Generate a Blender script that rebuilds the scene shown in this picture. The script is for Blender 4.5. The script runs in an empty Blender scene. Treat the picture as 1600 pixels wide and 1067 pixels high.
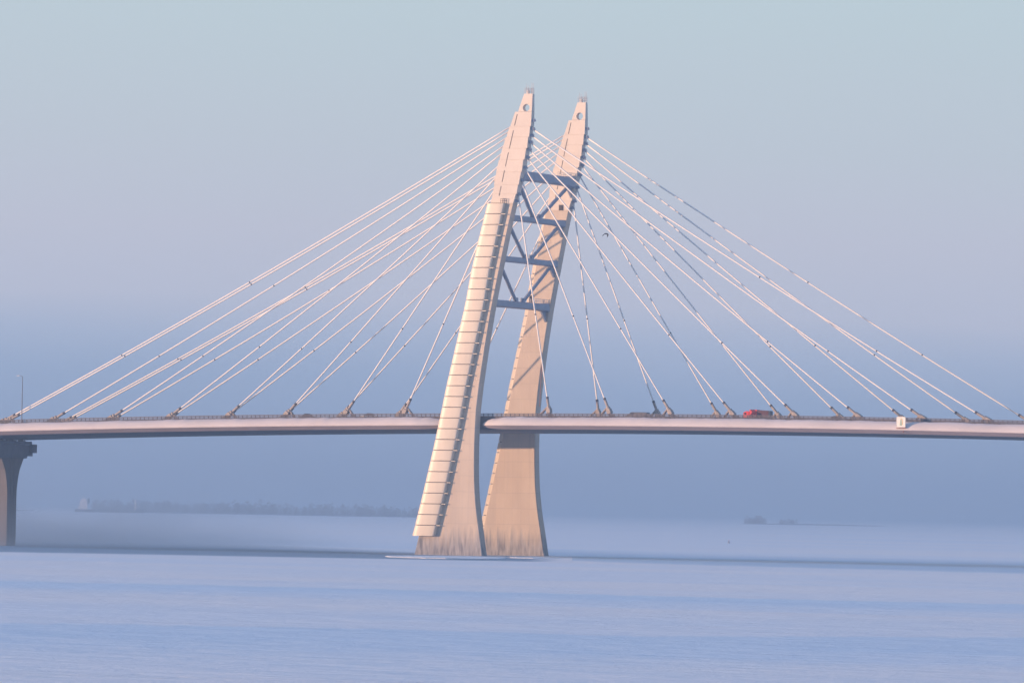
import bpy, bmesh, math, random
from mathutils import Vector, Matrix, noise
R = math.radians
random.seed(7)
sc = bpy.context.scene
col = sc.collection

# ------------------------------------------------------------------ helpers
def tag(o, label=None, cat=None, group=None, kind=None):
    if label: o['label'] = label
    if cat: o['category'] = cat
    if group: o['group'] = group
    if kind: o['kind'] = kind
    return o

def empty(name, loc=(0, 0, 0), rz=0.0):
    o = bpy.data.objects.new(name, None); col.objects.link(o)
    o.location = loc; o.rotation_euler = (0, 0, rz); o.empty_display_size = 1
    return o

class MB:
    """collects shapes; build() links them as one mesh object"""
    def __init__(s): s.v = []; s.f = []
    def add(s, vs, fs):
        b = len(s.v); s.v += [tuple(p) for p in vs]; s.f += [tuple(b + i for i in q) for q in fs]
    def box(s, c, d, rot=None):
        x, y, z = d[0] / 2, d[1] / 2, d[2] / 2
        vs = [Vector((i, j, k)) for i in (-x, x) for j in (-y, y) for k in (-z, z)]
        if rot is not None: vs = [rot @ p for p in vs]
        c = Vector(c)
        s.add([p + c for p in vs], [(0, 1, 3, 2), (4, 6, 7, 5), (0, 4, 5, 1), (2, 3, 7, 6), (0, 2, 6, 4), (1, 5, 7, 3)])
    def loft(s, rings, cap=True, closed=True):
        b = len(s.v); n = len(rings[0])
        for r in rings: s.v += [tuple(p) for p in r]
        for i in range(len(rings) - 1):
            for j in range(n if closed else n - 1):
                k = (j + 1) % n
                s.f.append((b + i * n + j, b + i * n + k, b + (i + 1) * n + k, b + (i + 1) * n + j))
        if cap and closed:
            s.f.append(tuple(b + j for j in range(n))[::-1])
            s.f.append(tuple(b + (len(rings) - 1) * n + j for j in range(n)))
    def tube(s, pts, rad, n=8, cap=True):
        pts = [Vector(p) for p in pts]
        rads = rad if isinstance(rad, (list, tuple)) else [rad] * len(pts)
        rings = []
        for i, p in enumerate(pts):
            t = (pts[min(i + 1, len(pts) - 1)] - pts[max(i - 1, 0)]).normalized()
            a = t.cross(Vector((0, 0, 1)))
            if a.length < 1e-3: a = t.cross(Vector((0, 1, 0)))
            a.normalize(); b = t.cross(a)
            rings.append([p + (a * math.cos(q) + b * math.sin(q)) * rads[i] for q in [2 * math.pi * j / n for j in range(n)]])
        s.loft(rings, cap)
    def build(s, name, mat, parent=None, smooth=False, bevel=0):
        me = bpy.data.meshes.new(name); me.from_pydata(s.v, [], s.f); me.update()
        bm = bmesh.new(); bm.from_mesh(me); bmesh.ops.recalc_face_normals(bm, faces=bm.faces[:]); bm.to_mesh(me); bm.free()
        if mat: me.materials.append(mat)
        if smooth:
            for p in me.polygons: p.use_smooth = True
        o = bpy.data.objects.new(name, me); col.objects.link(o)
        if parent is not None: o.parent = parent
        if bevel:
            m = o.modifiers.new('bevel', 'BEVEL'); m.width = bevel; m.segments = 2; m.limit_method = 'ANGLE'
        return o

def interp(tab, z):
    if z <= tab[0][0]: return tab[0][1]
    for (a, p), (b, q) in zip(tab, tab[1:]):
        if z <= b: return p + (q - p) * (z - a) / (b - a)
    return tab[-1][1]

def smooth_by_angle(o, a=35):
    for p in o.data.polygons: p.use_smooth = True
    try: o.data.set_sharp_from_angle(angle=R(a))
    except Exception: pass

# ------------------------------------------------------------------ materials
def material(name, base, rough=0.7, var=0.0, scale=1.0, stretch=(1, 1, 1), bump=0.0, bscale=None, metal=0.0, var2=None):
    m = bpy.data.materials.new(name); m.use_nodes = True
    nt = m.node_tree; N = nt.nodes; L = nt.links
    b = N['Principled BSDF']; b.inputs['Roughness'].default_value = rough; b.inputs['Metallic'].default_value = metal
    b.inputs['Base Color'].default_value = (*base, 1)
    tc = N.new('ShaderNodeTexCoord'); mp = N.new('ShaderNodeMapping'); mp.inputs['Scale'].default_value = stretch
    L.new(tc.outputs['Object'], mp.inputs['Vector'])
    m['map'] = mp.name
    if var:
        nz = N.new('ShaderNodeTexNoise'); nz.inputs['Scale'].default_value = scale; nz.inputs['Detail'].default_value = 5
        L.new(mp.outputs[0], nz.inputs['Vector'])
        cr = N.new('ShaderNodeValToRGB')
        cr.color_ramp.elements[0].position = 0.3; cr.color_ramp.elements[1].position = 0.7
        d = var2 if var2 else tuple(c * (1 - var) for c in base)
        cr.color_ramp.elements[0].color = (*d, 1); cr.color_ramp.elements[1].color = (*base, 1)
        L.new(nz.outputs['Fac'], cr.inputs['Fac']); L.new(cr.outputs['Color'], b.inputs['Base Color'])
    if bump:
        bz = N.new('ShaderNodeTexNoise'); bz.inputs['Scale'].default_value = bscale or scale; bz.inputs['Detail'].default_value = 6
        L.new(mp.outputs[0], bz.inputs['Vector'])
        bp = N.new('ShaderNodeBump'); bp.inputs['Strength'].default_value = 1.0; bp.inputs['Distance'].default_value = bump
        L.new(bz.outputs['Fac'], bp.inputs['Height']); L.new(bp.outputs['Normal'], b.inputs['Normal'])
    return m

def concrete_material():
    m = material('pale_concrete', (.60, .55, .49), .85)
    nt = m.node_tree; N = nt.nodes; L = nt.links; b = N['Principled BSDF']
    tc = [n for n in N if n.type == 'TEX_COORD'][0]
    def noise_(sc_, st, det=4):
        mp = N.new('ShaderNodeMapping'); mp.inputs['Scale'].default_value = st
        nz = N.new('ShaderNodeTexNoise'); nz.inputs['Scale'].default_value = sc_; nz.inputs['Detail'].default_value = det
        L.new(tc.outputs['Object'], mp.inputs[0]); L.new(mp.outputs[0], nz.inputs['Vector']); return nz
    def math_(op, a, c, clamp=False):
        n = N.new('ShaderNodeMath'); n.operation = op; n.use_clamp = clamp
        for i, q in enumerate((a, c)):
            if isinstance(q, (int, float)): n.inputs[i].default_value = q
            else: L.new(q, n.inputs[i])
        return n.outputs[0]
    def mix(fac, c1, c2):
        n = N.new('ShaderNodeMixRGB')
        L.new(fac, n.inputs[0]) if not isinstance(fac, float) else None
        if isinstance(c1, tuple): n.inputs[1].default_value = (*c1, 1)
        else: L.new(c1, n.inputs[1])
        if isinstance(c2, tuple): n.inputs[2].default_value = (*c2, 1)
        else: L.new(c2, n.inputs[2])
        return n.outputs[0]
    sep = N.new('ShaderNodeSeparateXYZ'); L.new(tc.outputs['Object'], sep.inputs[0]); z = sep.outputs['Z']
    blot = noise_(.16, (1, 1, .5))
    run = noise_(.9, (1, 1, .05), 3)
    c = mix(blot.outputs['Fac'], (.46, .365, .29), (.66, .56, .465))
    runf = math_('MULTIPLY', math_('SUBTRACT', run.outputs['Fac'], .52, True), 1.5, True)
    c = mix(runf, c, (.40, .35, .31))
    # pour joints every 4.2 m
    fr = N.new('ShaderNodeMath'); fr.operation = 'PINGPONG'; L.new(z, fr.inputs[0]); fr.inputs[1].default_value = 2.1
    j = math_('LESS_THAN', fr.outputs[0], .06)
    c = mix(math_('MULTIPLY', j, .5), c, (.35, .31, .28))
    fx = N.new('ShaderNodeMath'); fx.operation = 'PINGPONG'; L.new(sep.outputs['X'], fx.inputs[0]); fx.inputs[1].default_value = 1.25
    c = mix(math_('MULTIPLY', math_('LESS_THAN', fx.outputs[0], .04), .3), c, (.36, .32, .29))
    # each formwork panel a slightly different tone
    vor = N.new('ShaderNodeTexWhiteNoise'); vor.noise_dimensions = '3D'
    sn = N.new('ShaderNodeVectorMath'); sn.operation = 'SNAP'; L.new(tc.outputs['Object'], sn.inputs[0]); sn.inputs[1].default_value = (2.5, 50, 4.2); L.new(sn.outputs[0], vor.inputs[0])
    c = mix(math_('MULTIPLY', vor.outputs['Value'], .22), c, (.40, .35, .31))
    # frozen spray streaks, plus the mist's greying of the leg foot put into the colour
    spray = noise_(1.1, (1, 1, .08), 5)
    lvl = math_('ADD', math_('MULTIPLY', spray.outputs['Fac'], 10.0), -.6)
    k = math_('MULTIPLY', math_('SUBTRACT', math_('ADD', lvl, 2.6), z, False), .2, True)
    spray2 = noise_(1.3, (1, 1, .16), 3)
    sc_ = mix(math_('MULTIPLY', math_('SUBTRACT', spray2.outputs['Fac'], .36), 3.2, True), (.17, .17, .19), (.40, .38, .385))
    c = mix(k, c, sc_)
    L.new(c, b.inputs['Base Color'])
    bz = noise_(1.5, (1, 1, .4), 6); bp = N.new('ShaderNodeBump'); bp.inputs['Distance'].default_value = .05
    L.new(bz.outputs['Fac'], bp.inputs['Height']); L.new(bp.outputs[0], b.inputs['Normal'])
    return m

M = {}
M['concrete'] = concrete_material()
M['clad'] = material('cream_metal_cladding', (.71, .62, .515), .42, .12, .35, (1, 1, .25), .01, 1.2)
M['seam'] = material('dark_panel_seam', (.10, .085, .08), .8, .2, 2)
M['upper'] = material('pale_painted_steel', (.63, .56, .50), .6, .10, .25, (1, 1, .4), .015, 2)
M['steel'] = material('blue_grey_painted_steel', (.27, .31, .41), .5, .18, .5, (1, 1, 1))
M['fairing'] = material('frosted_side_fairing', (.66, .60, .60), .7, .16, .22, (.4, 1, 1.5), .03, 1.5)
M['lip'] = material('shade_brown_lip', (.36, .29, .30), .8, .2, .4, (.3, 1, 1))  # dimness of the downward-facing lip put into a darker brown
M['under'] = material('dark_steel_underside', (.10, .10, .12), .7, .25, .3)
M['road'] = material('salted_asphalt', (.09, .09, .095), .9, .3, .5)
M['rail'] = material('weathered_dark_railing', (.11, .095, .11), .6, .2, 1)
M['cable'] = material('white_cable_sheath', (.80, .76, .74), .45, .06, .4)
M['collar'] = material('dark_rubber_collar', (.06, .06, .08), .7, .2, 2)
M['anchor'] = material('tan_anchor_steel', (.38, .325, .30), .6, .35, 1.2)
M['joint'] = material('dark_joint', (.06, .05, .05), .8, .2, 3)
M['rod'] = material('galvanised_steel', (.45, .46, .5), .5, .15, 2, metal=.3)
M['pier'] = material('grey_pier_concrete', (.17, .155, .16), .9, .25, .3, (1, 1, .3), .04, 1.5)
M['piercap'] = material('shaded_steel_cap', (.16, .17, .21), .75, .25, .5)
M['red'] = material('red_lorry_paint', (.72, .04, .05), .35, .15, 1)
M['maroon'] = material('shadowed_red_paint', (.10, .028, .045), .7, .25, .8)  # red of the lorry with the cable anchors' shadow mixed in
M['black'] = material('black_rubber', (.02, .02, .022), .8, .2, 3)
M['glass'] = material('dark_glass', (.02, .03, .04), .1, .1, 1)
M['darkcar'] = material('dark_blue_car_paint', (.035, .045, .08), .3, .15, 2)
M['greycar'] = material('grey_van_paint', (.10, .11, .15), .35, .15, 2)
M['whitecar'] = material('white_car_paint', (.75, .74, .74), .3, .06, 2)
M['signwhite'] = material('white_sign_face', (.80, .78, .72), .5, .06, 1)
M['signgreen'] = material('green_sign_mark', (.34, .46, .36), .5, .1, 3)
M['signyellow'] = material('yellow_sign_mark', (.75, .52, .22), .5, .1, 3)
M['rust'] = material('rusty_bracket', (.32, .13, .09), .8, .3, 3)
M['bird'] = material('dark_feathers', (.015, .015, .02), .8, .3, 8)
M['tree'] = material('frosted_bare_wood', (.19, .17, .20), .9, .4, .08)
M['bush'] = material('bare_brush', (.24, .22, .26), .9, .4, .2)
M['hull'] = material('dark_ship_hull', (.05, .045, .06), .6, .3, .1)
M['shipwhite'] = material('white_ship_paint', (.78, .70, .68), .5, .08, .2)
M['land'] = material('snowy_low_land', (.34, .34, .40), .9, .4, .01)

# ------------------------------------------------------------------ camera
A = R(25); DIST = 1620.0; F = 9600.0; ROLL = R(1.0); HZ = 799.0; CAMH = 11.78
fwd = Vector((-math.sin(A), math.cos(A), 0)); rgt = Vector((math.cos(A), math.sin(A), 0)); up = Vector((0, 0, 1))
pitch = math.atan((HZ - 533.5) / F)
cf = fwd * math.cos(pitch) + up * math.sin(pitch); cu = -fwd * math.sin(pitch) + up * math.cos(pitch)
cr_ = rgt * math.cos(ROLL) + cu * math.sin(ROLL); cu2 = -rgt * math.sin(ROLL) + cu * math.cos(ROLL)
CAM = -fwd * DIST + rgt * (88.0 / F * DIST); CAM.z = CAMH
cam = bpy.data.cameras.new('camera'); co = bpy.data.objects.new('camera', cam); col.objects.link(co)
co.matrix_world = Matrix(((cr_.x, cu2.x, -cf.x, CAM.x), (cr_.y, cu2.y, -cf.y, CAM.y), (cr_.z, cu2.z, -cf.z, CAM.z), (0, 0, 0, 1)))
cam.sensor_width = 36; cam.lens = F / 1600 * 36; cam.clip_start = 1; cam.clip_end = 200000
sc.camera = co

def at(px, d, z=0.0):
    """a spot on the ice d metres away, in the compass direction photo column px looks along"""
    p = CAM + fwd * d + rgt * ((px - 800) / F * d); return Vector((p.x, p.y, z))

# ------------------------------------------------------------------ light and sky
SUN_E = R(3.9); SUN_AZ = R(50)
ldir = Vector((math.sin(SUN_AZ) * math.cos(SUN_E), math.cos(SUN_AZ) * math.cos(SUN_E), -math.sin(SUN_E)))
sl = bpy.data.lights.new('sun', 'SUN'); so = bpy.data.objects.new('sun', sl); col.objects.link(so)
sl.energy = 4.4; sl.angle = R(.53); sl.color = (1.0, .61, .36)
so.rotation_mode = 'QUATERNION'; so.rotation_quaternion = ldir.to_track_quat('-Z', 'Y')
so.location = (-300, -300, 400)
w = bpy.data.worlds.new('World'); sc.world = w; w.use_nodes = True
nt = w.node_tree; N = nt.nodes; L = nt.links
bg = N['Background']; sky = N.new('ShaderNodeTexSky'); sky.sky_type = 'NISHITA'; sky.sun_disc = False
sky.sun_elevation = SUN_E; sky.sun_rotation = math.atan2(-ldir.x, -ldir.y) % (2 * math.pi)
sky.air_density = 1.0; sky.dust_density = 1.0; sky.ozone_density = 1.5
SKYK = 0.12
bg.inputs['Strength'].default_value = SKYK
# low winter sky: a pale band round the whole horizon that passes into the Nishita sky higher up
tcw = N.new('ShaderNodeTexCoord'); sepw = N.new('ShaderNodeSeparateXYZ'); L.new(tcw.outputs['Generated'], sepw.inputs[0])
EXPO = 0.8
wob = N.new('ShaderNodeTexNoise'); wob.inputs['Scale'].default_value = 6; wob.inputs['Detail'].default_value = 3
mpw = N.new('ShaderNodeMapping'); mpw.inputs['Scale'].default_value = (1, 1, 9); L.new(tcw.outputs['Generated'], mpw.inputs[0]); L.new(mpw.outputs[0], wob.inputs['Vector'])
zz = N.new('ShaderNodeMath'); zz.operation = 'MULTIPLY_ADD'; L.new(wob.outputs['Fac'], zz.inputs[0]); zz.inputs[1].default_value = .008; dr = N.new('ShaderNodeVectorMath'); dr.operation = 'DOT_PRODUCT'; L.new(tcw.outputs['Generated'], dr.inputs[0]); dr.inputs[1].default_value = tuple(rgt)
tl = N.new('ShaderNodeMath'); tl.operation = 'MULTIPLY_ADD'; L.new(dr.outputs['Value'], tl.inputs[0]); tl.inputs[1].default_value = .022; L.new(sepw.outputs['Z'], tl.inputs[2])
L.new(tl.outputs[0], zz.inputs[2])
mr = N.new('ShaderNodeMapRange'); mr.inputs['From Min'].default_value = 0.003; mr.inputs['From Max'].default_value = .103; L.new(zz.outputs[0], mr.inputs['Value'])
ramp = N.new('ShaderNodeValToRGB'); el = ramp.color_ramp.elements
SKYBAND = [(0.0, (.32, .43, .64)), (.21, (.40, .50, .69)), (.28, (.50, .57, .73)), (.34, (.62, .635, .745)), (.46, (.625, .635, .725)), (.6, (.595, .65, .71)), (.83, (.57, .675, .72)), (1.0, (.56, .69, .735))]
while len(el) < len(SKYBAND): el.new(.5)
for e, (p_, c_) in zip(el, SKYBAND): e.position = p_; e.color = (*c_, 1)
L.new(mr.outputs[0], ramp.inputs['Fac'])
sca = N.new('ShaderNodeVectorMath'); sca.operation = 'SCALE'; L.new(ramp.outputs['Color'], sca.inputs[0]); sca.inputs['Scale'].default_value = 1 / (SKYK * 2 ** EXPO)
mr2 = N.new('ShaderNodeMapRange'); mr2.inputs['From Min'].default_value = .11; mr2.inputs['From Max'].default_value = .40; mr2.interpolation_type = 'SMOOTHSTEP'; L.new(sepw.outputs['Z'], mr2.inputs['Value'])
mxw = N.new('ShaderNodeMixRGB'); L.new(mr2.outputs[0], mxw.inputs[0]); L.new(sca.outputs[0], mxw.inputs[1]); ub = N.new('ShaderNodeMixRGB'); ub.inputs[0].default_value = .62; L.new(sky.outputs[0], ub.inputs[1]); ub.inputs[2].default_value = tuple(c / (SKYK * 2 ** EXPO) for c in (.36, .545, .945)) + (1,)
L.new(ub.outputs[0], mxw.inputs[2])
L.new(mxw.outputs[0], bg.inputs['Color'])
sc.view_settings.view_transform = 'Standard'; sc.view_settings.look = 'None'
sc.view_settings.exposure = EXPO; sc.view_settings.gamma = 1.0
try: sc.view_settings.use_curve_mapping = False
except Exception: pass
sc.cycles.use_denoising = True
sc.cycles.volume_bounces = 1
sc.cycles.max_bounces = 6

# ------------------------------------------------------------------ the ice
def snow_material(name, c1, c2, bumpd=.35):
    m = bpy.data.materials.new(name); m.use_nodes = True
    nt = m.node_tree; N = nt.nodes; L = nt.links; b = N['Principled BSDF']; b.inputs['Roughness'].default_value = .75
    tc = N.new('ShaderNodeTexCoord')
    def nz(s, det, rough=.55, st=(1, 1, 1)):
        mp = N.new('ShaderNodeMapping'); mp.inputs['Scale'].default_value = st; mp.inputs['Rotation'].default_value = (0, 0, R(25))
        n = N.new('ShaderNodeTexNoise'); n.inputs['Scale'].default_value = s; n.inputs['Detail'].default_value = det; n.inputs['Roughness'].default_value = rough
        L.new(tc.outputs['Object'], mp.inputs[0]); L.new(mp.outputs[0], n.inputs['Vector']); return n.outputs['Fac']
    a = nz(.006, 6, .6, (.5, 1, 1)); cr = N.new('ShaderNodeValToRGB')
    cr.color_ramp.elements[0].position = .38; cr.color_ramp.elements[1].position = .6
    cr.color_ramp.elements[0].color = (*c2, 1); cr.color_ramp.elements[1].color = (*c1, 1)
    L.new(a, cr.inputs[0]); L.new(cr.outputs[0], b.inputs['Base Color']); cr.name = 'snow_colour'; b.inputs['Specular IOR Level'].default_value = .15
    h1 = nz(.16, 8, .68, (.6, 1, 1)); h2 = nz(.02, 4, .5, (.6, 1, 1))
    ad = N.new('ShaderNodeMath'); ad.operation = 'MULTIPLY_ADD'; L.new(h2, ad.inputs[0]); ad.inputs[1].default_value = 2.0; L.new(h1, ad.inputs[2])
    bp = N.new('ShaderNodeBump'); bp.inputs['Strength'].default_value = 1; bp.inputs['Distance'].default_value = bumpd
    L.new(ad.outputs[0], bp.inputs['Height']); L.new(bp.outputs[0], b.inputs['Normal'])
    return m
SNOW = ((.90, .885, .895), (.80, .85, .92), 1.3)
M['snow'] = snow_material('wind_packed_snow', *SNOW)

mb = MB()
mb.add([(-18800, -5800, 0), (10800, -5800, 0), (10800, 33800, 0), (-18800, 33800, 0)], [(0, 1, 2, 3)])
tag(mb.build('ice_sheet', M['snow']), 'flat snow covered sea ice below the bridge', 'ice', kind='structure')

def soft_ice(name, c1, c2, dens, scale):
    """dark or blue ice that passes into the snow round it with a broken edge"""
    m = snow_material(name, *SNOW); nt = m.node_tree; N = nt.nodes; L = nt.links
    at_ = N.new('ShaderNodeAttribute'); at_.attribute_name = 'cover'
    tc = [n for n in N if n.type == 'TEX_COORD'][0]
    n = N.new('ShaderNodeTexNoise'); n.inputs['Scale'].default_value = scale; n.inputs['Detail'].default_value = 6; n.inputs['Roughness'].default_value = .65
    mp = N.new('ShaderNodeMapping'); mp.inputs['Rotation'].default_value = (0, 0, -R(25)); mp.inputs['Scale'].default_value = (.22, 1, 1); L.new(tc.outputs['Object'], mp.inputs[0]); L.new(mp.outputs[0], n.inputs['Vector'])
    a = N.new('ShaderNodeMath'); a.operation = 'MULTIPLY_ADD'; L.new(n.outputs['Fac'], a.inputs[0]); a.inputs[1].default_value = 1.0; a.inputs[2].default_value = -.88
    c = N.new('ShaderNodeMath'); c.operation = 'MULTIPLY_ADD'; L.new(at_.outputs['Fac'], c.inputs[0]); c.inputs[1].default_value = 1.5; L.new(a.outputs[0], c.inputs[2]); c.use_clamp = True
    k = N.new('ShaderNodeMath'); k.operation = 'MULTIPLY'; L.new(c.outputs[0], k.inputs[0]); k.inputs[1].default_value = dens; k.use_clamp = True
    n2 = N.new('ShaderNodeMixRGB'); L.new(n.outputs['Fac'], n2.inputs[0]); n2.inputs[1].default_value = (*c1, 1); n2.inputs[2].default_value = (*c2, 1)
    mx = N.new('ShaderNodeMixRGB'); L.new(k.outputs[0], mx.inputs[0]); L.new(N['snow_colour'].outputs[0], mx.inputs[1]); L.new(n2.outputs[0], mx.inputs[2])
    L.new(mx.outputs[0], N['Principled BSDF'].inputs['Base Color']); return m
M['lead'] = soft_ice('refrozen_dark_lead', (.30, .40, .50), (.22, .32, .43), .95, .08)
M['blueice'] = soft_ice('swept_blue_ice', (.70, .82, .93), (.62, .76, .91), .75, .06)
M['mush'] = soft_ice('grey_slush_ice', (.56, .70, .82), (.48, .62, .76), .9, .08)
def strip(name, pts, mat, z, jag=6.0, step=14.0, seed=0, skew=.5):
    """a patch of ice with a soft ragged border; pts = [(px, near distance, far distance)]"""
    cols = []
    for (a, n0, f0), (b, n1, f1) in zip(pts, pts[1:]):
        k = max(2, int(abs(b - a) / step))
        for i in range(k): t = i / k; cols.append((a + (b - a) * t, n0 + (n1 - n0) * t, f0 + (f1 - f0) * t))
    cols.append(pts[-1]); rows = 12; verts = []; cov = []; faces = []
    for ci, (px, nn, ff) in enumerate(cols):
        e = min(1, ci / 6, (len(cols) - 1 - ci) / 6) if len(cols) > 12 else 1
        wob = noise.noise((px * .021, seed, 0)) + .5 * noise.noise((px * .11, seed, 3))
        for r in range(rows + 1):
            v = r / rows; verts.append(at(px, nn + (ff - nn) * v + jag * wob, z))
            cov.append(min(1, v / skew * (1 if skew < .5 else 1.3), (1 - v) / (1 - skew) * (1.5 if skew < .5 else 1)) * e)
    for i in range(len(cols) - 1):
        for r in range(rows): q = i * (rows + 1) + r; faces.append((q, q + rows + 1, q + rows + 2, q + 1))
    mb = MB(); mb.add(verts, faces); o = mb.build(name, mat)
    at_ = o.data.attributes.new('cover', 'FLOAT', 'POINT')
    for i, c in enumerate(cov): at_.data[i].value = c
    return tag(o, kind='structure')
strip('ice_lead', [(-300, 1425, 2300), (200, 1435, 2250), (420, 1440, 2050), (600, 1450, 1850), (760, 1450, 1700), (900, 1460, 1650)], M['lead'], .012, 5, 12, 1, .08)
strip('slush_ice', [(700, 1580, 2150), (850, 1505, 2100), (960, 1446, 2050), (1100, 1405, 2000), (1300, 1375, 1950), (1900, 1305, 1850)], M['mush'], .006, 5, 14, 7, .12)
strip('blue_ice', [(-400, 770, 945), (400, 770, 925), (800, 740, 905), (1200, 720, 885), (2000, 690, 860)], M['blueice'], .006, 9, 14, 2, .93)
strip('blue_ice', [(-400, 430, 614), (640, 420, 615), (1000, 420, 600), (2000, 450, 650)], M['blueice'], .006, 8, 14, 3, .93)

# ------------------------------------------------------------------ the bridge
bridge = empty('cable_stayed_bridge')
tag(bridge, 'pale cable stayed road bridge with two leaning pylon legs over the ice', 'bridge')
MIDY = 19.5
def zd(x): return 36.75 - 8.2e-5 * (x - 65) ** 2          # height of the deck edge along the bridge
def far(y): return 2 * MIDY - y
XD0, XD1 = -215.0, 330.0

# deck slab
xs = [XD0 + i * 5 for i in range(int((XD1 - XD0) / 5) + 1)]
sec = [(3.2, -.38), (3.2, -3.3), (5.8, -3.75), (13, -3.75)]
ring = sec + [(far(y), z) for y, z in sec[::-1]]
mb = MB(); mb.loft([[(x, y, zd(x) + z) for y, z in ring] for x in xs]); deck = mb.build('deck', M['under'], bridge)
mb = MB(); mb.loft([[(x, y, zd(x) - .35) for y in (2.9, 36.1)] for x in xs], closed=False); mb.build('road_surface', M['road'], deck)
mb = MB()
for yy in (19.2, 19.8): mb.loft([[(x, yy + dy, zd(x) + dz) for dy, dz in ((-.12, -.34), (-.12, .4), (.12, .4), (.12, -.34))] for x in xs])
mb.build('median_barrier', M['rail'], deck)

# streamlined side fairings, pinched to a nose each side of a pylon leg
fprof = [(3.4, -.02), (1.2, 0.0), (.3, -.25), (-.7, -.9), (-1.35, -1.7), (-1.5, -2.05), (-1.38, -2.25), (.25, -3.2), (2.4, -3.4), (3.4, -3.5)]
def fairing(x0, x1, mirror, nose_at):
    xs = sorted(set([x0 + (x1 - x0) * i / 240 for i in range(241)] + [nose_at + (1 if x1 > nose_at + .1 else -1) * d for d in (0, .15, .4, .8, 1.4, 2.2, 3.2, 4.5, 6, 8, 10)]))
    rings = []
    for x in xs:
        d = abs(x - nose_at) / 10.0
        s = math.sqrt(max(0.0, 1 - (1 - min(1, d)) ** 2)) * .98 + .02
        wb = .22 * noise.noise((x * .09, 2.0, mirror)) + .16 * noise.noise((x * .45, 7.0, mirror))
        rings.append([(x, (3.4 + (y - 3.4) * s) if not mirror else far(3.4 + (y - 3.4) * s), zd(x) + (-2.0 + (z + 2.0) * (s ** .9)) + (wb * (.4, 1, 1, .6, .2)[i] if i < 5 else 0)) for i, (y, z) in enumerate(fprof)])
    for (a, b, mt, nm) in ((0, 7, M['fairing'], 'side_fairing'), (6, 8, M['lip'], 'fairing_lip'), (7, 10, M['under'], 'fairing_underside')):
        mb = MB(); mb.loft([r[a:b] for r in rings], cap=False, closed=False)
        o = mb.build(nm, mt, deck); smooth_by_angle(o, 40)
for mir in (False, True):
    fairing(7.0, XD1, mir, 7.0); fairing(XD0, -2.1, mir, -2.1)

# parapet railings
def railing(y0):
    mb = MB(); x = XD0
    inset = lambda x: y0
    while x < XD1:
        mb.box((x, y0, zd(x) + .46), (.2, .12, 1.0)); x += 1.3
    for h, t in ((.95, .16), (.76, .1), (.58, .1), (.4, .1), (.22, .1)):
        mb.loft([[(x, y0 - .06, zd(x) + h - t / 2), (x, y0 + .06, zd(x) + h - t / 2), (x, y0 + .06, zd(x) + h + t / 2), (x, y0 - .06, zd(x) + h + t / 2)] for x in xs])
    mb.loft([[(x, y0 + .2, zd(x) - .76), (x, y0 + .5, zd(x) - .76), (x, y0 + .5, zd(x) + .25), (x, y0 + .2, zd(x) + .25)] for x in xs])
    return mb.build('railing', M['rail'], bridge)
railing(2.6); railing(far(2.6) - .7)

# pylon legs ---------------------------------------------------------------
XRt = [(0, 9.6), (1, 9.4), (7.8, 8.25), (13, 7.3), (20, 6.65), (28.5, 6.45), (38.4, 6.65), (45, 7.4), (55, 8.75), (65.6, 10.4), (79, 13.0), (88, 14.8), (92.8, 15.9)]
XLt = [(0, -10.3), (6.4, -8.8), (10.5, -7.9), (19, -6.0), (28.7, -3.8), (38.4, -1.8), (44.7, -.6), (57, 2.2), (66.5, 4.3), (72, 5.2), (82, 7.0), (92.8, 9.1)]
TH = [(0, 3.0), (60, 3.0), (105, 2.6), (113, 2.1), (117, 1.7), (121.5, 1.1)]
def yc(z, m): return (2.5 * z / 121.0) if not m else far(2.5 * z / 121.0)
def ysec(z, m):
    t = interp(TH, z) / 2; return yc(z, m) - t, yc(z, m) + t
def slab(mb, z0, z1, xl0, xr0, xl1, xr1, m):
    rings = []
    for z, a, b in ((z0, xl0, xr0), (z1, xl1, xr1)):
        y0, y1 = ysec(z, m); rings.append([(a, y0, z), (b, y0, z), (b, y1, z), (a, y1, z)])
    mb.loft(rings)
UP = [  # stepped upper segments: z0, z1, left bottom, right bottom, left top, right top
    (92.8, 95.2, 9.2, 15.75, 9.7, 16.45), (95.2, 97.6, 9.75, 16.65, 10.15, 17.0), (97.6, 101.0, 10.0, 17.2, 10.6, 17.75),
    (101.0, 104.2, 10.55, 17.95, 11.25, 18.35), (104.2, 107.2, 11.45, 18.65, 12.1, 19.05), (107.2, 110.2, 12.2, 19.3, 13.0, 19.5),
    (110.2, 113.0, 13.2, 19.75, 14.0, 19.95), (113.0, 116.9, 14.15, 20.15, 15.4, 20.2)]

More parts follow.
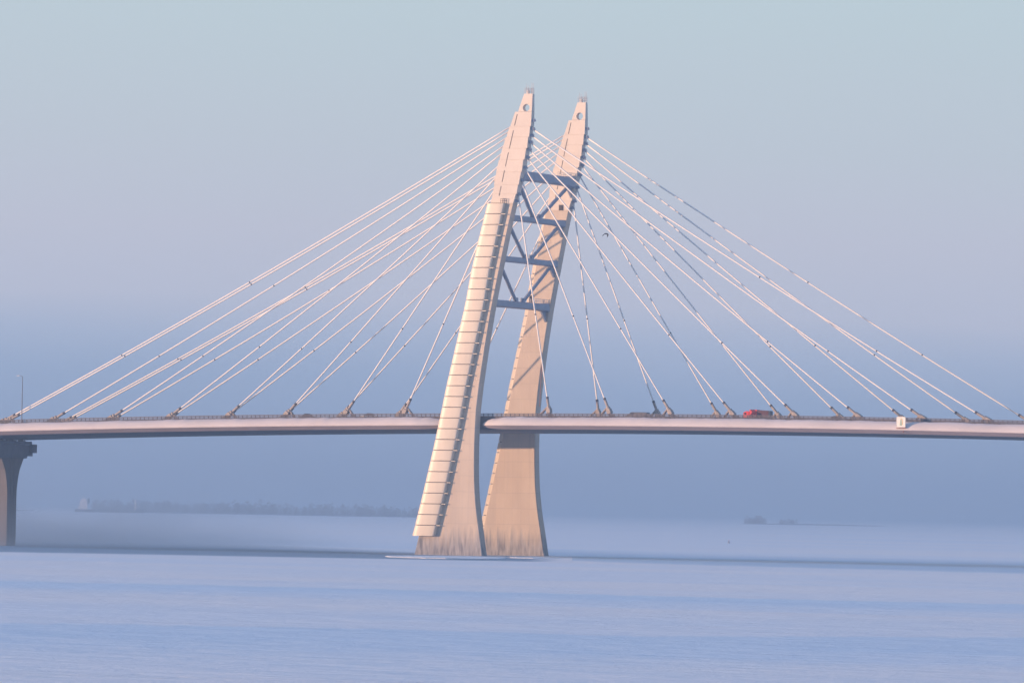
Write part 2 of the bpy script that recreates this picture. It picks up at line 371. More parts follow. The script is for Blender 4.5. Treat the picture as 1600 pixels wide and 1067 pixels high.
def pylon_leg(m):
    s = 1 if not m else -1
    outer = (lambda z: ysec(z, m)[0]) if not m else (lambda z: ysec(z, m)[1])
    # concrete shaft
    mb = MB(); rings = []
    zs = sorted(set([z for z, _ in XRt] + [z for z, _ in XLt] + [2, 4, 10, 16, 24, 33, 50, 60, 72, 76, 84]))
    def smth(tab, z): return sum(interp(tab, z + d) for d in (-3, -1.5, 0, 1.5, 3)) / 5 if 3 < z < 89 else interp(tab, z)
    for z in zs:
        y0, y1 = ysec(z, m); a, b = smth(XLt, z), smth(XRt, z); c = .18
        rings.append([(a + c, y0, z), (b - c, y0, z), (b, y0 + c, z), (b, y1 - c, z), (b - c, y1, z), (a + c, y1, z), (a, y1 - c, z), (a, y0 + c, z)])
    mb.loft(rings)
    leg = mb.build('pylon_leg', M['concrete'], bridge)
    # stepped upper shaft
    mb = MB()
    for q in UP: slab(mb, q[0] + .002, q[1] - .05, q[2], q[3], q[4], q[5], m)
    # core behind the joints between the segments
    for q0, q1 in zip(UP, UP[1:]):
        mb.box(((q0[4] + q0[5]) / 2, yc(q0[1], m), q0[1] - .02), (q0[5] - q0[4] - .5, interp(TH, q0[1]) - .3, .3))
    mb.build('upper_shaft', M['upper'], leg)
    # tapering cap with a round opening right through it
    z0, z1 = 116.9, 121.6
    outl = [(16.25, z0), (20.22, z0), (20.2, z1), (17.75, z1)]
    cx, cz, cr = 18.55, 117.9, .98
    bm = bmesh.new(); rings2 = []
    for side in (0, 1):
        def yy(z): return ysec(z, m)[side]
        ov = [bm.verts.new((x, yy(z), z)) for x, z in outl]
        cv = [bm.verts.new((cx + cr * math.cos(t), yy(cz + cr * math.sin(t)), cz + cr * math.sin(t))) for t in [2 * math.pi * i / 28 for i in range(28)]]
        ed = [bm.edges.new((ov[i], ov[(i + 1) % 4])) for i in range(4)] + [bm.edges.new((cv[i], cv[(i + 1) % 28])) for i in range(28)]
        bmesh.ops.triangle_fill(bm, use_beauty=True, use_dissolve=False, edges=ed)
        rings2.append((ov, cv))
    for k, n in ((0, 4), (1, 28)):
        a, b = rings2[0][k], rings2[1][k]
        for i in range(n): bm.faces.new((a[i], a[(i + 1) % n], b[(i + 1) % n], b[i]))
    bmesh.ops.recalc_face_normals(bm, faces=bm.faces[:])
    me = bpy.data.meshes.new('pylon_cap'); bm.to_mesh(me); bm.free(); me.materials.append(M['upper'])
    cap = bpy.data.objects.new('pylon_cap', me); col.objects.link(cap); cap.parent = leg
    # dashed vertical joint on the visible face
    vis = 0
    mb = MB()
    for k, (t0, t1) in enumerate(((0, .14), (.2, .42), (.47, .64), (.69, .83), (.88, 1))):
        zA = 116.2 - 21.5 * t0; zB = 116.2 - 21.5 * t1
        pA = Vector((16.05 - 4.45 * t0, ysec(zA, m)[0], zA)); pB = Vector((16.05 - 4.45 * t1, ysec(zB, m)[0], zB))
        wv = Vector((.09, 0, 0)); f = Vector((0, -.03, 0)); bk = Vector((0, .05, 0))
        mb.loft([[pA - wv + bk, pA + wv + bk, pA + wv + f, pA - wv + f], [pB - wv + bk, pB + wv + bk, pB + wv + f, pB - wv + f]])
    mb.build('shaft_joint', M['joint'], leg)
    # anchorage boxes on the span side
    for z in (93.4, 95.2, 98.9, 102.2, 104.9, 107.0, 108.9, 110.7, 112.4, 114.6):
        x = max(q[5] if False else interp([(q[0], q[3]) for q in UP] + [(117, 20.2)], z) for _ in (0,))
        b = MB(); b.box((x + .28, yc(z, m) - .1, z), (.7, .9, .75)); b.box((x + .72, yc(z, m) - .1, z - .1), (.3, .6, .5))
        b.build('anchorage_box', M['steel'], leg)
    # roof railing and lightning rods
    mb = MB(); y0, y1 = ysec(121.6, m); xa, xb = 17.85, 20.1
    for x in (xa, (xa * 2 + xb) / 3, (xa + 2 * xb) / 3, xb):
        for y in (y0 + .05, y1 - .05): mb.tube([(x, y, 121.5), (x, y, 123.1)], .06, 6)
    for h in (122.1, 122.6, 123.05):
        for y in (y0 + .05, y1 - .05): mb.tube([(xa, y, h), (xb, y, h)], .04, 6)
        for x in (xa, xb): mb.tube([(x, y0 + .05, h), (x, y1 - .05, h)], .04, 6)
    mb.box((18.6, yc(121.6, m), 122.0), (.7, .5, .85))
    mb.build('roof_railing', M['rod'], leg)
    for x, h in ((18.1, 124.2), (18.7, 123.9), (19.7, 124.6), (20.1, 124.4)):
        b = MB(); b.tube([(x, yc(121.6, m), 121.5), (x, yc(121.6, m), 123.2), (x, yc(121.6, m), h)], [.08, .07, .05], 6)
        b.build('lightning_rod', M['rod'], leg)
    # rounded cladding over the cable duct on the outer face: curved panels with gaps
    zt, zb, npan = 92.75, 5.0, 31
    hp = (zt - zb) / npan
    def carc(z, inset=0.0):
        t = min(1.0, (z - zb) / (zt - zb))
        a = interp(XLt, z) + (-1.25 if t < .8 else -1.25 + (t - .8) * 4.0) + (-.25 * max(0, .12 - t) / .12)
        wdt = min(4.95 + 1.6 * (1 - t) ** .8, 6.35)
        cx_ = a + wdt / 2; f = outer(z); p = 1.45 + .2 * (1 - t); pts = []
        prof = [(0, .0), (0, .55), (.02, .72), (.06, .85), (.13, .94), (.24, .985), (.38, 1.0), (.54, 1.0), (.7, .985), (.84, .95), (.94, .9), (.985, .85), (1, .78), (1, 0)]
        for q, bz in prof:
            pts.append((a + inset + (wdt - 2 * inset) * q, f - s * ((p - inset) * bz - .15), z))
        # wrap back round the leg's edge
        pts = [(interp(XLt, z) + .15, f + s * (2.2 - inset), z), (a + inset, f + s * (2.2 - inset), z)] + pts
        return pts
    mb = MB(); sm = MB()
    for k in range(npan):
        za = zb + k * hp + (.10 if k else 0); zc = zb + (k + 1) * hp - .10
        r0, r1 = carc(za), carc(zc); i0, i1 = carc(za, .25), carc(zc, .25)
        mb.loft([i0, r0, r1, i1], cap=False, closed=False)
    cl = mb.build('duct_cladding', M['clad'], leg); smooth_by_angle(cl, 50)
    sm.loft([carc(zb + k * hp, .24) for k in range(npan + 1)], cap=False, closed=False)
    sm.build('cladding_seam', M['seam'], cl)
    # brackets that tie each panel back to the leg
    if not m:
        for k in range(1, npan):
            z = zb + k * hp; r = carc(z); x1 = r[-1][0]; f = outer(z)
            xe = min(x1 + .95, interp(XRt, z) - .25)
            b = MB(); b.box(((x1 + xe) / 2 - .2, f - s * .45, z - .05), (xe - x1 + .4, .9, .2)); b.build('cladding_bracket', M['clad'], leg)
    # curved closing plate at the top and a small rail on it
    mb = MB(); top = carc(zt + .02); mb.add(top, [tuple(range(len(top)))]); mb.build('cladding_lid', M['clad'], cl)
    mb = MB(); f = outer(zt)
    for x in (12.3, 12.9, 13.4, 14.0):
        mb.tube([(x, f - s * .4, zt), (x, f - s * .4, zt + 1.2)], .06, 6)
    for h in (.6, 1.2): mb.tube([(12.3, f - s * .4, zt + h), (14.0, f - s * .4, zt + h)], .05, 6)
    mb.build('service_railing', M['rail'], leg)
    return leg
leg_near = pylon_leg(False); leg_far = pylon_leg(True)

# features of the leg beyond the road: hatch, door, landing
inner = lambda z: ysec(z, True)[0]
b = MB(); b.box((13.55, inner(93.4) - .05, 93.4), (1.1, .3, 1.5)); b.build('inspection_hatch', M['joint'], leg_far)
b = MB(); b.box((5.0, inner(68.6) - .05, 68.9), (.9, .3, 1.9)); b.build('door', M['joint'], leg_far)
b = MB(); b.tube([(8.4, inner(46) - .12, 51.5), (7.9, inner(46) - .12, 40)], .09, 6); b.build('drain_pipe', M['rust'], leg_far)

# cross beams and V braces between the legs
def xr(z): return interp(XRt + [(q[0] + .01, q[3]) for q in UP[1:]], z)
beams = [(100.2, 2.5), (89.1, 1.5), (78.3, 1.5), (66.6, 1.9)]
for i, (z, h) in enumerate(beams):
    X = xr(z) - 1.35; y0 = ysec(z, False)[1] - .3; y1 = ysec(z, True)[0] + .3
    mb = MB(); n = 14; rings = []
    for y, k in ((y0, 1.12), (y0 + 2.5, 1.0), (y1 - 5.0, 1.0), (y1 - 2.0, 1.25), (y1, 1.35)):
        rings.append([(X + 1.25 * max(-1, min(1, 1.25 * math.cos(t))), y, z + h / 2 * k * max(-1, min(1, 1.2 * math.sin(t)))) for t in [2 * math.pi * (j + .5) / n for j in range(n)]])
    mb.loft(rings); be = mb.build('cross_beam', M['steel'], bridge); smooth_by_angle(be, 40)
    # haunch plate below the far end
    mb = MB(); mb.loft([[(X - .2 + d, y1, z - h * .5), (X - .2 + d, y1 - 3.6, z - h * .5), (X - .2 + d, y1, z - h * .5 - 3.2)] for d in (0, .5)])
    mb.build('haunch_plate', M['steel'], be)
    if i == 3 or i == 0:
        mb = MB(); zt = z + h / 2; k = y1 - 9 if i == 3 else y1 - 7
        y = k
        while y < y1: mb.box((X - .9, y, zt + .6), (.09, .09, 1.2)); mb.box((X + .9, y, zt + .6), (.09, .09, 1.2)); y += 1.2
        for hh in (.6, 1.15):
            for dx in (-.9, .9): mb.box((X + dx, (k + y1) / 2, zt + hh), (.07, y1 - k, .07))
        mb.build('beam_railing', M['rod'], be)
for (z0, h0), (z1, h1) in zip(beams, beams[1:]):
    Xu, Xl = xr(z0) - 1.4, xr(z1) - 1.4
    ym = MIDY
    for sgn in (-1, 1):
        ytop = (ysec(z0, False)[1] + .1) if sgn < 0 else (ysec(z0, True)[0] - .4)
        zu = z0 - h0 / 2 - (1.6 if sgn < 0 else .1)
        mb = MB(); mb.tube([(Xl, ym + sgn * 2.0, z1 + h1 / 2 - .1), (Xu, ytop - (1.6 if sgn > 0 else 0), zu)], .5, 12)
        br = mb.build('brace', M['steel'], bridge); smooth_by_angle(br, 40)
        mb = MB(); mb.box((Xl, ym + sgn * 2.1, z1 + h1 / 2 + .3), (.35, 2.4, 1.5)); mb.build('gusset_plate', M['steel'], br)

# stay cables --------------------------------------------------------------
YA = 3.7
right_z = [95.0, 98.8, 102.2, 104.9, 107.0, 108.9, 110.7, 112.4]
right_x = [26.1 + 17.78 * i for i in range(8)]
left = [(90.0, -17.1), (97.2, -34.9), (100.6, -52.9), (103.5, -70.6), (106.6, -88.7), (108.6, -106.9), (110.6, -125.0), (112.2, -139.2), (113.4, -140.6)]
def cable(p0, p1, m, side, ang):
    p0 = Vector(p0); p1 = Vector(p1); Lh = (p1 - p0).xy.length
    sag = .95 * (Lh / 140) ** 2
    pts = []
    n = 28
    for i in range(n + 1):
        t = i / n; p = p0.lerp(p1, t); p.z -= 4 * sag * t * (1 - t); pts.append(p)
    mb = MB(); mb.tube(pts, .205, 8); c = mb.build('stay_cable', M['cable'], bridge, smooth=True)
    # vibration damper collar about a quarter of the way up from the deck
    t = 1 - min(.45, 26.0 / (p1 - p0).length + .06 * (Lh / 140)); i = int(t * n); q = pts[i]; d = (pts[i + 1] - pts[i - 1]).normalized()
    mb = MB(); mb.tube([q - d * .18, q + d * .18], .225, 8); mb.build('cable_collar', M['collar'], c)
    if Lh > 125:
        i = int(n * .52); q = pts[i]; d = (pts[i + 1] - pts[i - 1]).normalized()
        mb = MB(); mb.tube([q - d * .18, q + d * .18], .23, 8); mb.build('cable_collar', M['collar'], c)
    # deck anchorage: guide pipe, thick sleeve, two struts
    d = (pts[-4] - pts[-1]).normalized(); base = pts[-1]
    lk = 5.2 + 1.4 * (1 - abs(d.z))
    mb = MB()
    mb.tube([base - d * .6, base + d * lk * .6], .6, 10); mb.tube([base + d * lk * .6, base + d * lk], .36, 10)
    an = mb.build('deck_anchor', M['anchor'], bridge); smooth_by_angle(an, 40)
    mb = MB(); mb.tube([base + d * (lk - .1), base + d * (lk + .5)], .38, 8); mb.build('cable_collar', M['collar'], an)
    hd = Vector((d.x, 0, 0)).normalized()
    b = MB(); q = base + d * lk * .38; b.box(q, (1.3, 1.5, 1.15), Vector((1, 0, 0)).rotation_difference(d).to_matrix()); b.build('jack_housing', M['anchor'], an, bevel=.08)
    for k, (fr, fx, fy) in enumerate(((.62, .72, .7), (.62, .72, -.7), (.3, -.35, .0))):
        q = base + d * lk * fr; g = Vector((base.x + hd.x * lk * fx, base.y + fy, zd(base.x) - .3))
        b = MB(); b.tube([q, g], .24, 8); b.build('strut', M['anchor'], an)
    b = MB(); b.box((base.x + hd.x * 1.2, base.y, zd(base.x) - .4), (4.2 , 1.5, .5)); b.build('base_plate', M['anchor'], an)
def xleft(z):
    return interp(XLt + [(q[0] + .01, q[2]) for q in UP[1:]] + [(116.9, 15.4)], z)
for m in (False, True):
    ya = YA if not m else far(YA)
    for z, x in zip(right_z, right_x):
        cable((xr(z) if z < 113 else 20, yc(z, m), z), (x, ya, zd(x) - .2), m, 1, 0)
    for z, x in left:
        cable((xleft(z) + .3, yc(z, m), z), (x, ya, zd(x) - .2), m, -1, 0)

# side span pier -----------------------------------------------------------
XP = -144.4
zt = zd(XP) - 3.75
mb = MB()
rings = []
for z, hw, hx in ((-1, 2.5, 2.2), (15.0, 2.6, 2.2), (18, 3.1, 2.2), (21, 4.1, 2.25), (zt - 5.0, 6.4, 2.4)):
    rings.append([(XP - 2 * hx, MIDY - hw, z), (XP, MIDY - hw, z), (XP, MIDY + hw, z), (XP - 2 * hx, MIDY + hw, z)])
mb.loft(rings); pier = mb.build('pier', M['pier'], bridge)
mb = MB()
for dy in (-.6, .6): mb.box((XP + .04, MIDY + dy * 1.4, 12.4), (.12, .12, 25))
mb.build('pier_groove', M['under'], pier)
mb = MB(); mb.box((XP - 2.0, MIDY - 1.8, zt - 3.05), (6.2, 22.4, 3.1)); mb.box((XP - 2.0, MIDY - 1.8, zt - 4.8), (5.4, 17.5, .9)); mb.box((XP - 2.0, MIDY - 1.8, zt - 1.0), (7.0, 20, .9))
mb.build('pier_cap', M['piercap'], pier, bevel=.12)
for dy in (-10, -4, 2, 7):
    b = MB(); b.box((XP - 1.2, MIDY + dy, zt - .27), (1.6, 1.6, .55)); b.build('bearing', M['rod'], pier)
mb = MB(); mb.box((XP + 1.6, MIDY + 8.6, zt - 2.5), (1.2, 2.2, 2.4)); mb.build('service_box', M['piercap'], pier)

# ------------------------------------------------------------------ things on the deck
def lamp(x, y):
    z = zd(x) - .35
    o = empty('street_lamp', (x, y, z)); tag(o, 'tall thin street lamp standing on the deck at the left end', 'street lamp')
    mb = MB(); mb.tube([(0, 0, 0), (0, 0, 6), (0, 0, 13.1)], [.14, .11, .08], 8); mb.tube([(0, 0, 0), (0, 0, .8)], .2, 8); mb.build('pole', M['rail'], o)
    mb = MB(); mb.tube([(0, 0, 13.0), (-.5, 0, 13.25), (-1.2, 0, 13.3)], .05, 6); mb.build('arm', M['rail'], o)
    mb = MB(); mb.box((-1.3, 0, 13.28), (.9, .35, .18)); mb.build('lamp_head', M['rod'], o, bevel=.04)
lamp(-131.8, 2.0)

def wheel(p, x, y, r=.5, w=.3):
    mb = MB(); mb.tube([(x, y - w / 2, r), (x, y + w / 2, r)], r, 16); t = mb.build('wheel', M['black'], p)
    b = MB(); b.tube([(x, y - w / 2 - .02, r), (x, y + w / 2 + .02, r)], r * .5, 12); b.build('rim', M['rod'], t)

def lorry(x, y):
    o = empty('lorry', (x, y, zd(x) - .35)); tag(o, 'red lorry driving left with a shadow painted dark red on its rear body', 'lorry')
    mb = MB(); mb.loft([[(a, j, k) for a, k in ((-4.5, .55), (-2.55, .55), (-2.55, 2.75), (-3.2, 2.85), (-4.25, 2.6), (-4.5, 1.6))] for j in (-1.15, 1.15)])
    mb.build('cab', M['red'], o, bevel=.08)
    mb = MB(); mb.loft([[(a, j, k) for a, k in ((-4.52, 1.65), (-4.28, 2.5), (-4.34, 2.52), (-4.58, 1.65))] for j in (-1.0, 1.0)]); mb.build('windscreen', M['glass'], o)
    for s in (-1, 1):
        mb = MB(); mb.box((-3.75, s * 1.16, 2.1), (.7, .04, .5)); mb.build('side_window', M['glass'], o)
    mb = MB(); mb.box((.7, 0, .75), (7.6, .9, .3)); mb.build('chassis', M['black'], o)
    mb = MB(); mb.box((-1.1, 0, 2.15), (2.5, 2.45, 2.3)); mb.build('front_body', M['red'], o, bevel=.06)
    mb = MB(); mb.loft([[(a, j, k) for a, k in ((.17, 1.0), (4.0, 1.0), (4.0, 3.0), (.17, 3.2))] for j in (-1.22, 1.22)]); mb.build('shadowed_rear_body', M['maroon'], o, bevel=.05)  # rear of the body; the shadow on it is painted as darker red
    mb = MB(); mb.box((4.25, 0, 1.95), (.45, 2.4, 1.95)); mb.build('tail_lift', M['darkcar'], o)
    for xx in (-3.5, 2.0, 3.2):
        for s in (-1, 1): wheel(o, xx, s * 1.0)
    return o
def car(name, x, y, paint, label, cat, L_=4.4, H_=1.5, van=False, flip=1):
    o = empty(name, (x, y, zd(x) - .35), 0 if flip > 0 else math.pi); tag(o, label, cat)
    h = H_; l = L_ / 2
    if van: body = [(-l, .35), (l, .35), (l, h * .96), (l - .5, h), (-l + 1.6, h), (-l + .7, h * .62), (-l, h * .55)]
    else: body = [(-l, .3), (l, .3), (l, h * .6), (l * .62, h * .66), (-l * .5, h * .64), (-l, h * .5)]
    mb = MB(); mb.loft([[(a, j, k) for a, k in body] for j in (-.85, .85)]); mb.build('body', paint, o, bevel=.1)
    if not van:
        mb = MB(); ring = [(-l * .48, h * .6), (-l * .15, h * .99), (l * .38, h), (l * .72, h * .62)]
        mb.loft([[(a, j, k) for a, k in ring] for j in (-.7, .7)]); mb.build('cabin', M['glass'], o, bevel=.08)
        mb = MB(); mb.box((l * .1, 0, h + .01), (l * .5, 1.3, .06)); mb.build('roof', paint, o)
    else:
        for s in (-1, 1):
            mb = MB(); mb.box((-l + 1.9, s * .86, h * .75), (1.1, .04, .5)); mb.build('side_window', M['glass'], o)
    for xx in (-l * .62, l * .62):
        for s in (-1, 1): wheel(o, xx, s * .78, .33, .22)
lo = lorry(82.9, 9.0); lo.scale = (.84, .84, .88)
car('dark_car', -47.5, 8.5, M['darkcar'], 'dark car on the left side span between two cable anchors', 'car', 4.6, 1.65, flip=-1)
car('white_car', -29.3, 8.5, M['whitecar'], 'white car on the side span just left of the pylon', 'car', 4.6, 1.65)
car('dark_van', 47.5, 12.0, M['greycar'], 'long dark van between the near leg and the red lorry', 'van', 6.4, 2.0, True)
car('low_dark_car', 102.5, 14.0, M['darkcar'], 'low dark car right of the red lorry', 'car', 4.5, 1.6)

# white navigation board hung on the fairing
xs_ = 126.9
o = empty('navigation_sign', (xs_, -1.75, zd(xs_) - 1.75)); tag(o, 'white square navigation board with a green mark on the bridge edge', 'sign')
mb = MB(); mb.box((0, 0, 1.6), (2.25, .14, 2.45)); mb.build('board', M['signwhite'], o, bevel=.03)
mb = MB()
for dx in (-1.16, 1.16): mb.box((dx, 0, 1.6), (.1, .22, 2.6))
for dz in (.3, 2.9): mb.box((0, 0, dz), (2.4, .22, .1))
mb.build('frame', M['signwhite'], o)
mb = MB(); mb.loft([[(-.36, y, .7), (.3, y, .7), (.16, y, 2.15), (0, y, 2.4), (-.16, y, 2.15)] for y in (-.11, -.06)]); mb.build('green_mark', M['signgreen'], o)
mb = MB(); mb.loft([[(.34, y, .9), (.52, y, .9), (.42, y, 2.3), (.12, y, 2.55), (-.3, y, 2.55), (-.3, y, 2.45), (.05, y, 2.42), (.28, y, 2.1)] for y in (-.105, -.06)]); mb.build('yellow_mark', M['signyellow'], o)
mb = MB(); mb.box((0, .5, .1), (2.6, 1.2, .16)); mb.tube([(.2, .9, .0), (.5, .6, -.7), (.6, .35, -1.0)], .14, 6); mb.build('bracket', M['rust'], o)

# ------------------------------------------------------------------ bird
bp_ = CAM + (cf + cr_ * ((946.3 - 800) / F) - cu2 * ((366.5 - 533.5) / F)).normalized() * 1400
o = empty('bird', bp_, A)
tag(o, 'dark bird in flight right of the far pylon leg', 'bird')
mb = MB()
mb.tube([(.36, -.1, .02), (.28, -.06, .07), (.15, 0, .1), (0, .02, .1), (-.12, .03, .04)], [.03, .075, .11, .09, .02], 8)
def wing(pts, wd):
    rings = []
    for (p, c) in zip(pts, wd):
        p = Vector(p); rings.append([p + Vector((c * .5, -c * .5, .0)), p + Vector((0, 0, .09)), p + Vector((-c * .3, c * .5, 0)), p + Vector((0, 0, -.09))])
    mb.loft(rings)
wing([(.2, 0, .12), (.05, .05, .16), (-.2, .1, .08), (-.42, .16, -.08), (-.58, .2, -.22)], [.34, .38, .34, .26, .05])
wing([(.2, -.02, .12), (.33, -.08, .08), (.38, -.12, -.1), (.34, -.14, -.3), (.29, -.16, -.5)], [.34, .36, .34, .24, .05])
bo = mb.build('body', M['bird'], o); bo.scale = (1.2, 1.2, 1.35)

# ------------------------------------------------------------------ ice floe, far ships, woods
def floe(name, cx, cy, rx, ry, h, ang, label, seed):
    mb = MB(); n = 40; rings = []
    for z, k in ((-.1, 1.0), (h * .5, 1.01), (h * .85, .985), (h, .93), (h * 1.12, .5)):
        rings.append([])
        for i in range(n):
            t = 2 * math.pi * i / n; q = k * (1 + .16 * noise.noise((math.cos(t) * 1.7, math.sin(t) * 1.7, seed)) + .07 * noise.noise((math.cos(t) * 5, math.sin(t) * 5, seed)))
            x, y = rx * q * math.cos(t), ry * q * math.sin(t)
            rings[-1].append((x, y, z + (.1 * noise.noise((x * .2, y * .2, seed)) if z > .1 else 0)))
    mb.loft(rings); o = mb.build(name, M['snow']); o.location = (cx, cy, 0); o.rotation_euler = (0, 0, ang)
    return tag(o, label, 'ice floe')
p = at(704, 1535); floe('ice_floe', p.x, p.y, 15.5, 34, .24, A, 'broad snow covered ice plate in front of the near pylon foot', 1.3)
p = at(838, 1575); floe('ice_floe', p.x, p.y, 6, 14, .15, A, 'smaller dark edged ice plate at the far pylon foot', 5.1)

def wood(name, spots, mat, hmin, hmax, leaves, label, cat, kind=None, group=None):
    mb = MB(); rnd = random.Random(len(spots) * 3 + 1)
    for p in spots:
        h = rnd.uniform(hmin, hmax) * max(.25, 1.05 + 1.2 * noise.noise((p.x * .012, 0, 3.3)) + .5 * noise.noise((p.x * .045, 0, 8.1))); r = h * rnd.uniform(.3, .6)
        mb.tube([(p.x, p.y, -.2), (p.x + rnd.uniform(-.5, .5), p.y, h * .55), (p.x + rnd.uniform(-1, 1), p.y, h * .9)], [h * .02, h * .014, h * .004], 5)
        for _ in range(leaves):
            u = rnd.random(); t = rnd.uniform(0, 2 * math.pi); zz = h * (.06 + .94 * u); rr = r * max(0.0, math.sin(math.pi * min(1, .15 + u * .85))) ** .6 * math.sqrt(rnd.random())
            c = Vector((p.x + rr * math.cos(t), p.y + rr * math.sin(t), zz)); s = max(h, 4) * rnd.uniform(.03, .085)
            a = Vector((rnd.uniform(-1, 1), rnd.uniform(-1, 1), rnd.uniform(-1, 1))).normalized(); b = a.orthogonal().normalized()
            mb.add([c - a * s, c + b * s * .6, c + a * s, c - b * s * .6], [(0, 1, 2, 3)])
    o = mb.build(name, mat); return tag(o, label, cat, group, kind)
rnd = random.Random(4)
DF = 9600.0
spots = []
for i in range(900):
    px = 150 + 520 * rnd.random() ** .9
    spots.append(at(px, DF + rnd.uniform(0, 420)))
wood('distant_wood', spots, M['tree'], 5, 13, 60, 'hazy line of bare trees on the far shore left of the pylon', 'wood', 'stuff')
wood('thicket', [at(1168 + 34 * rnd.random(), 9000 + rnd.uniform(0, 60)) for _ in range(60)], M['bush'], 3, 10, 50, 'taller hazy thicket of bare brush on the far ice at right', 'thicket')
wood('thicket', [at(1222 + 28 * rnd.random(), 8900 + rnd.uniform(0, 60)) for _ in range(34)], M['bush'], 3, 6.5, 50, 'lower hazy thicket right of the taller one on the far ice', 'thicket')
def low_land(name, a, b, d0, d1, h):
    mb = MB(); f = []; t_ = []; k = []
    for i in range(41):
        t = i / 40; px = a + (b - a) * t; e = max(0.0, math.sin(math.pi * t)) ** .5
        f.append(at(px, d0, -.1)); t_.append(at(px, (d0 + d1) / 2, h * e * (.8 + .4 * noise.noise((px * .05, h, 0))))); k.append(at(px, d1, -.1))
    mb.loft([f, t_, k], cap=False, closed=False); tag(mb.build(name, M['land']), kind='structure')
low_land('island', 120, 700, DF - 60, DF + 600, 2.5)
low_land('spit', 1160, 1390, 8700, 9000, 2.0)

def ship(px, d, L_, label, big):
    p = at(px, d); o = empty('ship', p, A); tag(o, label, 'ship')
    l = L_ / 2; bm_ = L_ * .07; k = L_ / 125.0
    mb = MB(); rings = []
    for x, wd, zt in ((-l, .7, 6 * k), (-l * .9, 1, 5 * k), (l * .8, 1, 5 * k), (l * .93, .6, 6.5 * k), (l, .06, 7.5 * k)):
        rings.append([(x, -bm_ * wd, zt), (x, -bm_ * wd * .8, -.5), (x, bm_ * wd * .8, -.5), (x, bm_ * wd, zt)])
    mb.loft(rings); mb.build('hull', M['hull'], o)
    mb = MB(); x0 = -l * .82
    for (dx, w_, z0, z1) in ((0, 16, 5, 11), (1, 14, 11, 16), (1, 12, 16, 21), (2, 9, 21, 24)):
        mb.box((x0 + dx * k + 3 * k, 0, (z0 + z1) / 2 * k), (w_ * k, bm_ * 1.6, (z1 - z0) * k - .05))
    mb.build('superstructure', M['shipwhite'], o)
    mb = MB(); mb.box((x0 + 13 * k, 0, 20 * k), (4 * k, bm_ * .5, 10 * k)); mb.build('funnel', M['hull'], o)
    mb = MB(); mb.tube([(x0 + 3 * k, 0, 24 * k), (x0 + 3 * k, 0, 30 * k)], .4 * k, 6); mb.build('mast', M['shipwhite'], o)
    mb = MB(); mb.tube([(l * .75, 0, 5 * k), (l * .75, 0, 24 * k)], .9 * k, 6); mb.build('mast', M['shipwhite'], o)
ship(176, 9300, 104, 'long hazy cargo ship with white superstructure at its left end', True)
ship(40, 9500, 34, 'small hazy vessel beside the left pier near the horizon', False)

p = at(1144, 2600); o = empty('buoy', p); tag(o, 'small dark cone shaped buoy frozen in the ice right of the pylon', 'buoy')
mb = MB(); mb.tube([(0, 0, 0), (0, 0, .35), (0, 0, 1.1)], [.55, .5, .08], 10); mb.build('body', M['steel'], o)
mb = MB(); mb.tube([(0, 0, 1.0), (0, 0, 1.5)], .08, 6); mb.build('top_mark', M['red'], o)

# ------------------------------------------------------------------ air
def volume(name, dens, colr, g):
    m = bpy.data.materials.new(name); m.use_nodes = True; nt = m.node_tree; nt.nodes.clear()
    out = nt.nodes.new('ShaderNodeOutputMaterial'); v = nt.nodes.new('ShaderNodeVolumePrincipled')
    v.inputs['Color'].default_value = (*colr, 1); v.inputs['Density'].default_value = dens; v.inputs['Anisotropy'].default_value = g
    nt.links.new(v.outputs[0], out.inputs['Volume']); return m
mb = MB(); mb.box((-4000, 14000, 72), (30000, 40000, 146))
hz = mb.build('haze', volume('cold_haze', 1.55e-4, (.545, .655, .795), .72)); tag(hz, kind='stuff')

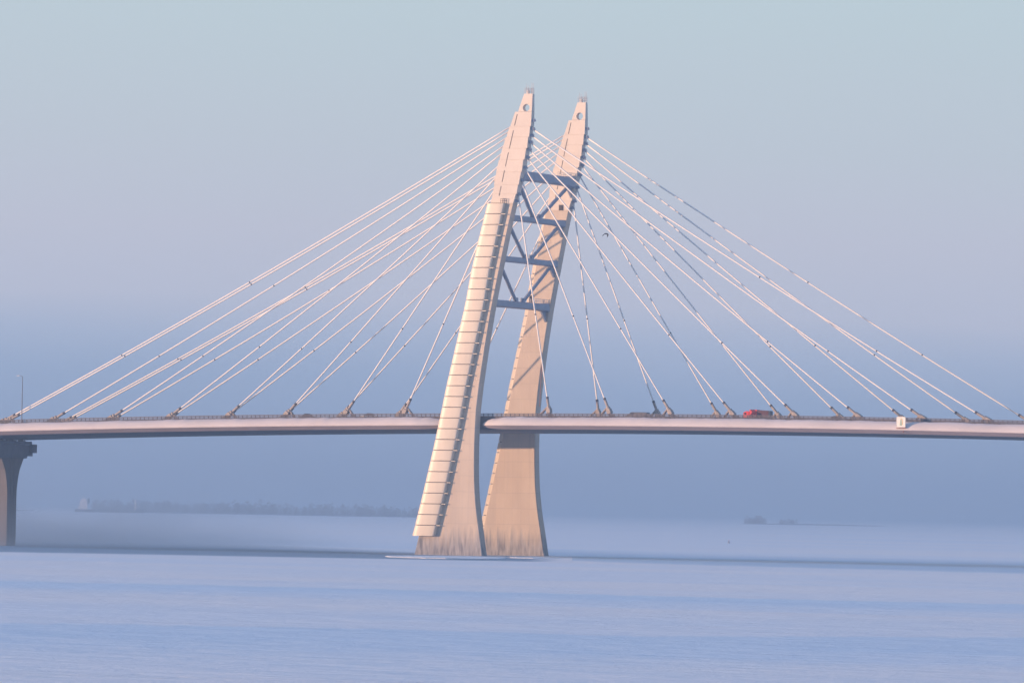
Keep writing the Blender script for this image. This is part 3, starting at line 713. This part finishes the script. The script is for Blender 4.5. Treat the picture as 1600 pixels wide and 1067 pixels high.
def mist(name, px, d, size, dens, label):
    """a low bank of sea smoke: density thins upwards and breaks up along the ice"""
    m = bpy.data.materials.new('sea_smoke'); m.use_nodes = True; nt = m.node_tree; nt.nodes.clear(); N = nt.nodes; L = nt.links
    out = N.new('ShaderNodeOutputMaterial'); v = N.new('ShaderNodeVolumePrincipled')
    v.inputs['Color'].default_value = (.53, .63, .75, 1); v.inputs['Anisotropy'].default_value = .6
    tc = N.new('ShaderNodeTexCoord'); sp = N.new('ShaderNodeSeparateXYZ'); L.new(tc.outputs['Object'], sp.inputs[0])
    def f(op, a, b, clamp=False):
        n = N.new('ShaderNodeMath'); n.operation = op; n.use_clamp = clamp
        for i, q in enumerate((a, b)):
            if isinstance(q, (int, float)): n.inputs[i].default_value = q
            else: L.new(q, n.inputs[i])
        return n.outputs[0]
    nz = N.new('ShaderNodeTexNoise'); nz.inputs['Scale'].default_value = .03; nz.inputs['Detail'].default_value = 5
    mp = N.new('ShaderNodeMapping'); mp.inputs['Scale'].default_value = (1, .12, 2); L.new(tc.outputs['Object'], mp.inputs[0]); L.new(mp.outputs[0], nz.inputs['Vector'])
    # u runs 0 at the left end to 1 at the right end
    u = f('ADD', f('DIVIDE', sp.outputs['X'], size[0]), .5); vv = f('ABSOLUTE', f('DIVIDE', sp.outputs['Y'], size[1] * .5), 0)
    lift = f('MULTIPLY', f('SUBTRACT', 1.0, u, True), f('ADD', f('MULTIPLY', nz.outputs['Fac'], 4.5), -1.55, True))
    hgt = f('ADD', f('MULTIPLY', lift, size[2] * .5), .6)
    fall = f('POWER', 2.718, f('MULTIPLY', f('DIVIDE', sp.outputs['Z'], hgt), -1.0))
    edge = f('MULTIPLY', f('MULTIPLY', f('SUBTRACT', 1.0, u, True), f('MULTIPLY', u, 6.0, True)), f('SUBTRACT', 1.0, f('POWER', vv, 3.0), True))
    top = f('SUBTRACT', 1.0, f('DIVIDE', sp.outputs['Z'], size[2]), True)
    L.new(f('MULTIPLY', f('MULTIPLY', f('MULTIPLY', fall, edge), top), dens), v.inputs['Density']); L.new(v.outputs[0], out.inputs['Volume'])
    m.cycles.volume_step_rate = .35 if hasattr(m, 'cycles') else 1
    mb = MB(); mb.box((0, 0, size[2] / 2 + .3), size); o = mb.build(name, m); o.location = at(px, d); o.rotation_euler = (0, 0, A)
    return tag(o, label, 'mist', kind='stuff')
mist('sea_smoke', 215, 1860, (155, 620, 30), 1.7e-2, 'low drifting sea smoke on the ice beside the left pier')
